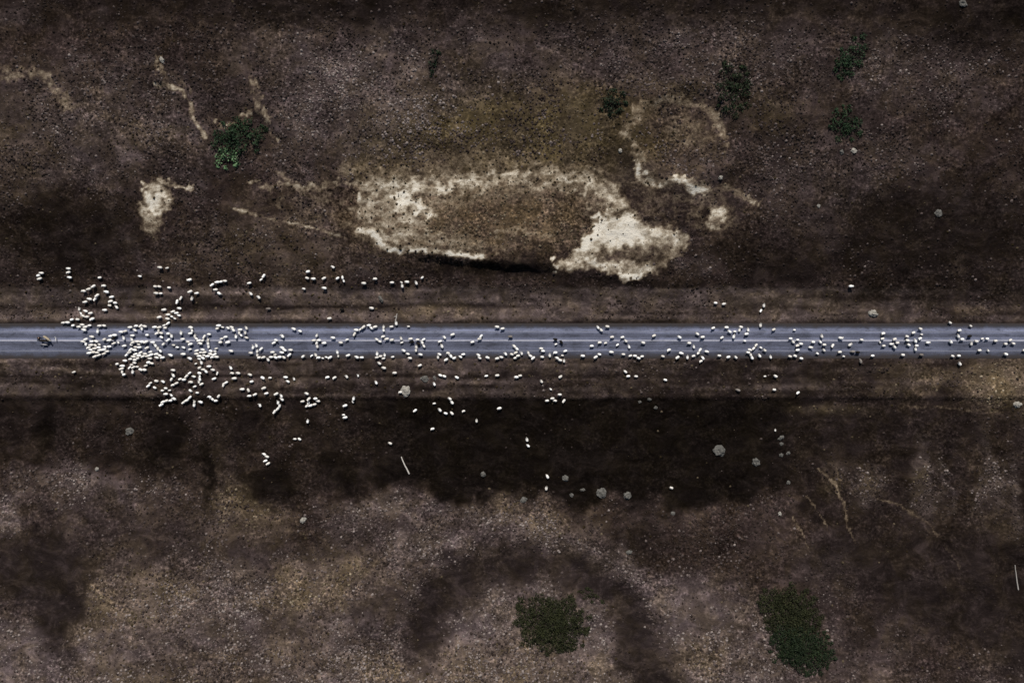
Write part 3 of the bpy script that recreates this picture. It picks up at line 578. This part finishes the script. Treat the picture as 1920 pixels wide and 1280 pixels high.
for (z, s_), mem in cells.items():
    mem.sort(key=lambda i: xy0[i][0]); n = len(mem)
    for k, i in enumerate(mem):
        if n == 1: lab[i] = f'lone white sheep {ZONES[z][2]} {SECT[s_][2]}'
        elif n == 2: lab[i] = f'{("left", "right")[k]} of two white sheep {ZONES[z][2]} {SECT[s_][2]}'
        elif n <= 8: lab[i] = f'{ORD[k] if k < n - 1 else "rightmost"} of {NUMW[n]} white sheep {ZONES[z][2]} {SECT[s_][2]}'
        else: lab[i] = f'white sheep crowded {ZONES[z][2]} {SECT[s_][2]}'
SHEEP_GROUP = 'white sheep of the flock along the road'
def stand(px, py):
    x, y, z = ground_at(px, py)
    if 606.5 < py < 671.5: z = RZ
    return x, y, z
fv, ff, fm = [], [], []; vo = 0
for i, p in enumerate(pts):
    x, y, z = stand(xy[i][0], xy[i][1])
    hd = (p[2] if p[2] is not None else 180.0) + random.gauss(0, 13 if p[2] is not None else 17)
    if p[2] is None and random.random() < .12: hd += 180
    pose = random.choice((0, 0, 3, 3, 2, 1)) if not (606 < xy[i][1] < 670) else random.choice((0, 3, 0, 3, 2))
    sc_ = random.uniform(.84, 1.0) if random.random() > .12 else random.uniform(.62, .78)
    if i in indiv:
        o = bpy.data.objects.new('sheep', SHEEP[pose]); COL.objects.link(o)
        o.location = (x, y, z); o.rotation_euler = (0, 0, math.radians(hd)); o.scale = (sc_, sc_, sc_)
        tag(o, lab[i], 'sheep', SHEEP_GROUP)
    else:
        me = FLOCK[pose]; a = np.empty(len(me.vertices) * 3); me.vertices.foreach_get('co', a); a = a.reshape(-1, 3) * sc_
        c, s_ = math.cos(math.radians(hd)), math.sin(math.radians(hd))
        fv.append(np.stack([a[:, 0] * c - a[:, 1] * s_ + x, a[:, 0] * s_ + a[:, 1] * c + y, a[:, 2] + z], -1))
        for pl in me.polygons:
            vs = list(pl.vertices); vs = vs if len(vs) == 4 else vs + [vs[-1]] * 0
            ff.append([v + vo for v in vs]); fm.append(pl.material_index)
        vo += len(a)
if fv:
    me = bpy.data.meshes.new('sheep_flock'); me.from_pydata(np.concatenate(fv).tolist(), [], ff)
    me.materials.append(M_WOOLM); me.materials.append(M_FACEM)
    me.polygons.foreach_set('material_index', np.array(fm, np.int32)); me.polygons.foreach_set('use_smooth', np.ones(len(fm), bool)); me.update()
    tag(link('sheep_flock', me), 'rest of the white flock, sheep packed too close to tell apart', 'flock', kind='stuff')
for k, (px, py, hd, l) in enumerate(((773, 641, 190, 'black sheep on centre line, left one of a touching black pair'), (785, 644, 150, 'black sheep on centre line, right one of a touching black pair'), (1041, 636, 170, 'black sheep on upper lane just left of another black one'),
        (1052, 641, 120, 'black sheep standing across the centre line below the clay fan'), (1815, 630, 185, 'black sheep on the upper lane above the straw bank'), (642, 580, 180, 'lone black sheep on the upper verge left of clay bank'), (1606, 660, 175, 'black sheep beside a grey one near the lower road edge'), (216, 633, 230, 'black sheep at the front of the packed flock'))):
    x, y, z = stand(px, py); o = link('sheep', BLACK[k % 2], None, (x, y, z), (0, 0, math.radians(hd)), .95); tag(o, l, 'sheep', 'black sheep in the flock')
for k, (px, py, hd, l) in enumerate(((505, 579, 180, 'grey sheep alone on the upper verge behind the flock'), (1597, 659, 180, 'grey sheep on lower lane beside a black one'), (1725, 665, 175, 'grey sheep at lower road edge right of roadside rock'), (1612, 677, 100, 'dull grey sheep just below the road edge'), (957, 631, 180, 'dull grey sheep on upper lane below clay bank'), (1383, 731, 160, 'dull grey sheep on the lower verge left of two white ones'))):
    x, y, z = stand(px, py); o = link('sheep', GREY[k % 2], None, (x, y, z), (0, 0, math.radians(hd)), .95); tag(o, l, 'sheep', 'grey sheep in the flock')

# ------------------------------------------------------------------ shepherd, donkey, dogs at the front of the flock
def plain(name, c, rough=.8, sc_=12, var=.25):
    m = NT(name, rough, .2); n = m.noise(m.n('ShaderNodeTexCoord').outputs['Object'], sc_, 3, .6)
    m.color(m.mix(m.maprange(n, .3, .7, 0, 1), tuple(x * (1 - var) for x in c), tuple(min(1, x * (1 + var)) for x in c))); return m.m
M_DUN = plain('dun_coat', (.30, .25, .18)); M_DUNP = plain('pale_muzzle', (.62, .57, .47)); M_SKIN = plain('skin', (.42, .26, .19), .6); M_COAT = plain('dark_coat', (.016, .014, .012)); M_TROU = plain('dark_trousers', (.022, .022, .026)); M_HAT = plain('brown_cap', (.045, .032, .022)); M_HAIR = plain('dark_hair', (.02, .014, .01))
dk_legs = []
for at, x in ((2, .48), (0, -.58)):
    for sg in (1, -1): dk_legs.append((at, [((x, .17 * sg, .72), .12), ((x - .03, .17 * sg, .42), .06), ((x, .17 * sg, .03), .055)]))
dme = quadruped('donkey', [M_DUN, M_DUNP], 2, dk_legs, [((-.66, 0, .98), .27), ((0, 0, .94), .31), ((.52, 0, 1.0), .26)], [((.80, 0, 1.22), .16), ((.98, 0, 1.38), .13), ((1.28, 0, 1.16), .085)],
                [[((.95, .10, 1.56), .05), ((.90, .16, 1.72), .02)]], [((-.98, 0, .86), .05), ((-1.02, 0, .45), .04)], 0, 1.02, .12)
x, y, z = stand(92, 634); tag(link('donkey', dme, None, (x, y, RZ), (0, 0, math.radians(-32)), .95), 'tan donkey with a pale muzzle ahead of the flock', 'donkey', 'donkeys led by the shepherd')
M_DARKC = plain('dark_brown_hide', (.014, .011, .009))
dk = dme.copy(); dk.materials[0] = M_DARKC; dk.materials[1] = M_DARKC
x, y, z = stand(86, 638.5); tag(link('donkey', dk, None, (x, y, RZ), (0, 0, math.radians(176)), 1.0), 'dark brown donkey between the shepherd and the tan donkey', 'donkey', 'donkeys led by the shepherd')
def dog(px, py, hd, mats, label, s_):
    lg = []
    for at, xx in ((2, .22), (0, -.26)):
        for sg in (1, -1): lg.append((at, [((xx, .09 * sg, .32), .06), ((xx - .03, .09 * sg, .17), .03), ((xx, .09 * sg, .02), .026)]))
    me = quadruped('dog', mats, 2, lg, [((-.28, 0, .44), .11), ((0, 0, .44), .12), ((.24, 0, .46), .135)], [((.36, 0, .58), .085), ((.45, 0, .66), .08), ((.60, 0, .61), .04)],
                   [[((.42, .06, .76), .03), ((.43, .08, .80), .012)]], [((-.44, 0, .48), .035), ((-.62, 0, .52), .04)], 0, .5, .05)
    x, y, z = stand(px, py); tag(link('dog', me, None, (x, y, RZ), (0, 0, math.radians(hd)), s_), label, 'dog', 'dogs beside the shepherd')
M_DG = plain('grey_fur', (.30, .29, .30)); M_DW = plain('white_fur', (.62, .60, .58))
dog(86.5, 646, 175, [M_DG, M_DW], 'grey dog on the lower lane beside the shepherd', 1.25)
dog(107, 635.5, 95, [M_DW, M_DG], 'small white dog on centre line between donkey and flock', 1.0)
def person(px, py, face, label):
    s = Sk()
    hip = s.add((0, 0, .96), .135); wa = s.add((0, 0, 1.12), .125, hip); ch = s.add((0, 0, 1.34), .15, wa); nk = s.add((.01, 0, 1.50), .062, ch); hd = s.chain([((.02, 0, 1.60), .092), ((.02, 0, 1.69), .098), ((.015, 0, 1.76), .06)], nk)
    s.chain([((.10, 0, 1.635), .035), ((.125, 0, 1.63), .014)], hd - 2)
    for sg in (1, -1): s.chain([((.015, .098 * sg, 1.645), .022), ((.0, .112 * sg, 1.65), .010)], hd - 2)
    for sg in (1, -1):
        st = .14 * sg
        s.chain([((0, .10 * sg, .90), .105), ((st * .8 + .03, .11 * sg, .50), .068), ((st - .03, .11 * sg, .09), .048), ((st + .13, .12 * sg, .035), .036)], hip)
        h_ = s.chain([((0, .20 * sg, 1.42), .072), ((-st * .5 - .02, .27 * sg, 1.14), .050), ((-st + .06, .28 * sg, .90), .036), ((-st + .08, .285 * sg, .84), .035)], ch)
        hx = -st + .08
        for k in range(4):
            xx = hx + .028 - .019 * k; L = (.062, .07, .066, .05)[k]
            s.chain([((xx, .29 * sg, .80), .010), ((xx + .006, .285 * sg, .80 - L * .55), .0085), ((xx + .014, .27 * sg, .80 - L), .007)], h_)
        s.chain([((hx + .045, .275 * sg, .825), .011), ((hx + .06, .268 * sg, .785), .009)], h_)
    me = body_mesh('person', s, .0085, 2)
    me.materials.clear(); me.materials.append(M_SKIN)
    x, y, z = stand(px, py); o = tag(link('person', me, None, (x, y, RZ), (0, 0, math.radians(face))), label, 'person')
    def garment(name, f, mat, t):
        bm = bmesh.new(); bm.from_mesh(me); bm.normal_update()
        for v in bm.verts: v.co += v.normal * t
        bmesh.ops.delete(bm, geom=[fc for fc in bm.faces if not f(fc.calc_center_median())], context='FACES')
        g = bpy.data.meshes.new(name); bm.to_mesh(g); bm.free(); g.materials.clear(); g.materials.append(mat)
        for p_ in g.polygons: p_.material_index = 0
        link(name, g, o)
    garment('coat', lambda c: .80 < c.z < 1.49 and not (abs(c.y) > .22 and c.z < .92), M_COAT, .035)
    garment('trousers', lambda c: .13 < c.z < .95 and abs(c.y) < .23, M_TROU, .022)
    garment('boot', lambda c: c.z < .18, M_HAIR, .014)
    garment('hair', lambda c: c.z > 1.62 and c.x < .03, M_HAIR, .012)
    bm = bmesh.new()
    bmesh.ops.create_cone(bm, cap_ends=True, segments=24, radius1=.19, radius2=.18, depth=.02, matrix=Matrix.Translation((.02, 0, 1.745)))
    bmesh.ops.create_cone(bm, cap_ends=True, segments=24, radius1=.115, radius2=.095, depth=.11, matrix=Matrix.Translation((.02, 0, 1.81)))
    g = bpy.data.meshes.new('hat'); bm.to_mesh(g); bm.free(); g.materials.append(M_HAT); link('hat', g, o)
person(79.5, 634, 165, 'shepherd in dark coat and hat walking ahead of the flock')

# ------------------------------------------------------------------ boulders, deadwood
def stone_material(name, lo, hi):
    m = NT(name, .9, .2); tc = m.n('ShaderNodeTexCoord').outputs['Object']
    n = m.noise(tc, 2.2, 5, .7); n2 = m.noise(tc, 9, 3, .7)
    m.color(m.mix(1.0, m.mix(m.maprange(n, .3, .7, 0, 1), lo, hi), m.ramp(n2, [(.3, .6), (.6, 1.0)]), 'MULTIPLY')); m.bump(n2, .6, .1); return m.m
M_STONE = stone_material('lichened_stone', (.035, .033, .028), (.17, .163, .148)); M_PALE = stone_material('pale_stone', (.15, .14, .12), (.40, .375, .33))
def rock(px, py, w, d, h, label, pale=False, seed=0, rot=0, group=None):
    bm = bmesh.new(); bmesh.ops.create_icosphere(bm, subdivisions=3, radius=1)
    for v in bm.verts:
        n = v.co.normalized(); k = 1 + .42 * mnoise.noise(n * 1.7 + Vector((seed * 3.7, 1, 2))) + .26 * mnoise.noise(n * 4.5 + Vector((seed, 5, 0)))
        v.co = Vector((n.x * w / 2, n.y * d / 2, n.z * h)) * k
        if v.co.z < -.12: v.co.z = -.12
    me = bpy.data.meshes.new('boulder'); bm.to_mesh(me); bm.free(); me.materials.append(M_PALE if pale else M_STONE)
    x, y, z = ground_at(px, py)
    tag(link('boulder', me, None, (x, y, z), (0, 0, math.radians(rot))), label, 'boulder', group)
ROCKS = [(1349, 845, 2.6, 2.6, .9, 'biggest pale grey boulder lying in the dark field', 0), (1417, 866, 1.8, 2.0, .7, 'round grey boulder right of the biggest pale boulder', 0),
    (1465, 820, 1.6, .9, .4, 'small grey stone touching the white sheep in dark field', 0), (1465, 832, .9, .8, .3, 'tiny grey stone just below a small stone, dark field', 0), (1465, 853, .9, .9, .3, 'left of two tiny stones right of pale boulders', 0), (1478, 849, .9, .8, .3, 'right of two tiny stones right of pale boulders', 0),
    (1128, 924, 2.4, 2.1, .6, 'grey crescent boulder at lower edge of dark field', 0), (1177, 928, 1.9, 1.8, .6, 'grey boulder right of the crescent boulder', 0), (1060, 896, 1.6, 1.2, .45, 'flat grey stone right of two upright sheep, dark field', 0),
    (1092, 918, 1.2, .7, .3, 'thin grey stone left of crescent boulder', 0), (1072, 928, .9, .9, .3, 'tiny grey stone below thin grey stone', 0), (906, 889, 1.1, 1.2, .5, 'lone grey stone in the middle of dark field', 0),
    (760, 733, 2.2, 2.4, .8, 'mauve grey boulder on lower verge with sheep against it', 1), (796, 710, 1.9, 1.4, .5, 'dull brown boulder on lower verge under clay bank', 0), (815, 709, .8, 1.0, .35, 'small stone beside the dull brown boulder', 0),
    (1637, 588, 2.2, 1.5, .7, 'pale wedge shaped rock on upper verge at the roadside', 1), (243, 808, 2.0, 1.9, .5, 'speckled stone in the dark field below packed flock', 0), (1600, 283, 1.3, 1.1, .5, 'pale stone below the green bush on right moor', 1), (1578, 285, .9, 1.2, .4, 'narrow grey stone left of the pale stone on right moor', 0),
    (1163, 283, .9, .9, .4, 'pale stone alone in olive grass above clay bank', 1), (1351, 333, 1.0, .9, .4, 'pale stone at right end of curved clay rim', 1), (1535, 386, .8, .8, .3, 'pale stone alone on the dark right moor', 1), (1200, 753, .8, .6, .25, 'left of three little stones at top of dark field', 0), (1218, 748, .9, .8, .3, 'topmost of three little stones at top of dark field', 0), (1229, 764, .9, .8, .3, 'lowest of three little stones at top of dark field', 0),
    (982, 937, 1.6, 1.2, .4, 'broken grey stone at foot of the dark field', 0), (1478, 904, .9, .9, .3, 'grey stone at right foot of dark field', 0), (714, 561, .8, 1.7, .5, 'tall narrow pale stone on the upper verge', 0), (1462, 963, .8, 1.0, .4, 'pale stone at head of the left thin trail', 1), (182, 879, .8, .9, .4, 'small pale stone on dark left slope', 1),
    (568, 975, 1.6, 1.1, .5, 'pale stone below the dark left lobes', 1), (1760, 400, 1.6, 1.6, .4, 'dull stone ring on the dark right moor', 0), (1907, 758, 1.8, 1.4, .5, 'pale stone in the straw grass bank', 1), (304, 113, .9, 1.6, .5, 'pale upright stone above the left gully', 1), (1805, 7, 1.8, 1.4, .5, 'grey stone at the top of the right moor', 0), (1262, 962, 1.1, .9, .3, 'grey stone on speckled slope right of crescent boulder', 0), (1180, 1035, 1.4, .9, .4, 'grey stone by dark hollow above the river bend', 0)]
for k, (px, py, w, d, h, l, pl) in enumerate(ROCKS): rock(px, py, w, d, h, l, pl, k + 1, random.uniform(-40, 40))
M_DEAD = plain('bleached_wood', (.40, .375, .34), .85, 6, .35); M_DEADB = plain('grey_wood', (.26, .24, .22), .85, 6, .3)
def deadwood(p0, p1, r0, r1, mat, label, seed, br=2):
    a, b = Vector(ground_at(*p0)), Vector(ground_at(*p1)); a.z += r0 * .75; b.z += r1 * .75
    c = (a + b) / 2; s = Sk(); n = 7; par = None; rr = random.Random(seed); ids = []
    for i in range(n):
        t = i / (n - 1); p = a.lerp(b, t); zz = hz(p.x, p.y)
        r = r0 + (r1 - r0) * t; p = Vector((p.x + rr.gauss(0, .04), p.y + rr.gauss(0, .04), max(p.z, zz + r * .6))) - c
        par = s.add(p, r, par); ids.append(par)
    for k in range(br):
        i = ids[2 + k * 2]; p = s.v[i]; an = rr.uniform(-.9, .9) + (1.5 if k % 2 else -1.5) + math.atan2(b.y - a.y, b.x - a.x)
        s.chain([(p + Vector((math.cos(an) * .3, math.sin(an) * .3, .15)), r1 * .5), (p + Vector((math.cos(an) * .65, math.sin(an) * .65, .2)), r1 * .25)], i)
    me = skin_mesh('fallen_log', s.v, s.e, s.r, 1, 0); me.materials.append(mat)
    tag(link('fallen_log', me, None, c), label, 'log')
deadwood((752, 856), (768, 889), .13, .2, M_DEAD, 'long bleached fallen log at the foot of the dark field', 1, 0)
deadwood((1902, 1058), (1909, 1106), .09, .17, M_DEADB, 'thin grey fallen log on the dark slope at far right', 2, 0)
deadwood((745, 588), (741, 604), .13, .20, M_DEADB, 'short grey fallen log at upper roadside touching a sheep', 3, 1)

# ------------------------------------------------------------------ green bushes
M_BARK = plain('bark', (.016, .012, .009), .95, 5, .4)
def leaf_material(name, a, b, c):
    m = NT(name, .8, .2); r = m.n('ShaderNodeNewGeometry').outputs['Random Per Island']
    n = m.noise(m.n('ShaderNodeTexCoord').outputs['Object'], .7, 3, .6)
    f = m.math('ADD', m.math('MULTIPLY', r, .6), m.math('MULTIPLY', m.maprange(n, .3, .7, 0, 1), .4))
    m.color(m.ramp(f, [(0, a), (.5, b), (1, c)])); return m.m
L_DARK = leaf_material('dark_leaves', (.004, .009, .004), (.010, .020, .009), (.020, .035, .014))
L_GREEN = leaf_material('green_leaves', (.005, .012, .005), (.012, .028, .011), (.035, .065, .028))
L_BRIGHT = leaf_material('bright_leaves', (.06, .12, .05), (.12, .215, .098), (.21, .31, .17))
L_OLIVE = leaf_material('olive_leaves', (.007, .0085, .0026), (.0155, .0180, .0058), (.034, .036, .0125))
L_MID = leaf_material('mid_green_leaves', (.004, .0085, .0035), (.009, .0165, .006), (.024, .036, .013))
def bush(clumps, mat, label, name='green_bush', cat='bush', leaf=.22, dens=36, seed=0, trunk=True):
    """clumps: (px, py, radius_m, height_m); every clump is a heap of leaf faces on its own limb"""
    rs = np.random.RandomState(seed); cx = sum(c[0] for c in clumps) / len(clumps); cy = sum(c[1] for c in clumps) / len(clumps)
    bx, by, bz = ground_at(cx, cy); root = tag(link(name, None, None, (bx, by, bz)), label, cat)
    V = []; s = Sk(); base = s.add((0, 0, -.1), .16); hub = s.add((0, 0, .35), .13, base)
    for px, py, r, h in clumps:
        x, y, z = ground_at(px, py); x -= bx; y -= by; z -= bz
        s.chain([((x * .55, y * .55, z * .5 + h * .12), .05), ((x, y, z + h * .35), .02)], hub)
        n = int(dens * r * r) + 20
        u = rs.normal(0, 1, (n, 3)); u /= np.linalg.norm(u, axis=1)[:, None]; u[:, 2] = np.abs(u[:, 2])
        rad = rs.uniform(.35, 1.0, n) ** .55 * (1 + .28 * np.sin(u[:, 0] * 5 + seed) * np.cos(u[:, 1] * 4)) 
        p = np.stack([x + u[:, 0] * r * rad, y + u[:, 1] * r * rad, z + .1 + u[:, 2] * h * rad], -1)
        t1 = rs.normal(0, 1, (n, 3)); t1[:, 2] *= .6; t1 /= np.linalg.norm(t1, axis=1)[:, None]; t2 = np.cross(t1, u + rs.normal(0, .5, (n, 3))); t2 /= np.linalg.norm(t2, axis=1)[:, None]
        L = leaf * rs.uniform(.6, 1.5, n)[:, None]
        V.append(np.stack([p - t1 * L, p + t2 * L * .5, p + t1 * L, p - t2 * L * .5], 1))
    V = np.concatenate(V).reshape(-1, 3); F = np.arange(len(V)).reshape(-1, 4)
    link('crown', mesh_np('crown', V, F, [mat], smooth=False), root)
    me = skin_mesh('trunk', s.v, s.e, s.r, 0, 0); me.materials.append(M_BARK); link('trunk', me, root)
    return root
def blobs(cx, cy, rx, ry, n, r, h, seed, rot=0):
    rr = random.Random(seed); out = []; cand = []
    for _ in range(n * 14):
        a = rr.random() * 6.283; q = math.sqrt(rr.random()); cand.append((q * math.cos(a), q * math.sin(a)))
    pick = [cand[0]]
    while len(pick) < n:                                  # farthest-point picks fill the outline evenly
        pick.append(max(cand, key=lambda c: min((c[0] - p[0]) ** 2 + (c[1] - p[1]) ** 2 for p in pick) * rr.uniform(.6, 1)))
    for a, b in pick:
        q = math.hypot(a, b); u, v = rx * a * .92, ry * b * .92
        c, s_ = math.cos(math.radians(rot)), math.sin(math.radians(rot)); k = rr.uniform(.75, 1.2) * (1.1 - .5 * q * q)
        out.append((cx + u * c - v * s_ + rr.gauss(0, 1.5), cy + u * s_ + v * c + rr.gauss(0, 1.5), r * k, h * k))
    for _ in range(n // 3):                               # straggling shoots round the margin
        a = rr.random() * 6.283; q = rr.uniform(1.0, 1.16); u, v = rx * q * math.cos(a), ry * q * math.sin(a)
        c, s_ = math.cos(math.radians(rot)), math.sin(math.radians(rot)); out.append((cx + u * c - v * s_, cy + u * s_ + v * c, r * rr.uniform(.25, .55), h * rr.uniform(.2, .45)))
    return out
bush(blobs(447, 258, 50, 32, 20, 1.6, 1.6, 1, -15), L_GREEN, 'dark green bush beneath the two pale gullies at upper left', seed=1)
bush(blobs(425, 297, 21, 20, 9, 1.1, .9, 2, -30), L_BRIGHT, 'bright light green bush below the dark green one', seed=2, leaf=.2)
bush(blobs(1150, 192, 22, 26, 10, 1.2, 1.4, 3, 60), L_DARK, 'small blackish green bush left of the clay ring', seed=3)
bush(blobs(1375, 172, 32, 52, 20, 1.45, 1.6, 4, -8), L_MID, 'tall dark green bush right of the clay ring', seed=4)
bush(blobs(1598, 106, 24, 46, 16, 1.3, 1.3, 5, 28), L_GREEN, 'ragged dark green bush highest on the right moor', seed=5, dens=40, leaf=.2)
bush(blobs(1585, 234, 28, 32, 16, 1.3, 1.1, 6), L_GREEN, 'thin green bush on right moor above a pale stone', seed=6, dens=34, leaf=.2)
bush(blobs(812, 115, 9, 28, 6, .9, .9, 7, 15), L_DARK, 'thin blackish bush alone on the mauve upper moor', seed=7, dens=13)
bush(blobs(1033, 1166, 66, 54, 52, 1.75, 1.5, 8, 12), L_OLIVE, 'big round dark olive thicket inside the river bend', 'thicket', 'thicket', leaf=.17, seed=8, dens=90)
bush(blobs(1480, 1148, 58, 48, 40, 1.75, 1.5, 9, 25), L_OLIVE, 'big olive brown thicket at lower right', 'thicket', 'thicket', leaf=.17, seed=9, dens=84)
bush(blobs(1500, 1212, 62, 42, 40, 1.75, 1.5, 10, 25), L_MID, 'dark green thicket below the olive one at lower right', 'thicket', 'thicket', leaf=.17, seed=10, dens=86)
bush(blobs(1108, 1116, 26, 9, 7, .9, .6, 12, 25), L_OLIVE, 'low olive scrub at upper edge of the round thicket', 'scrub', 'scrub', leaf=.2, seed=12, dens=20)
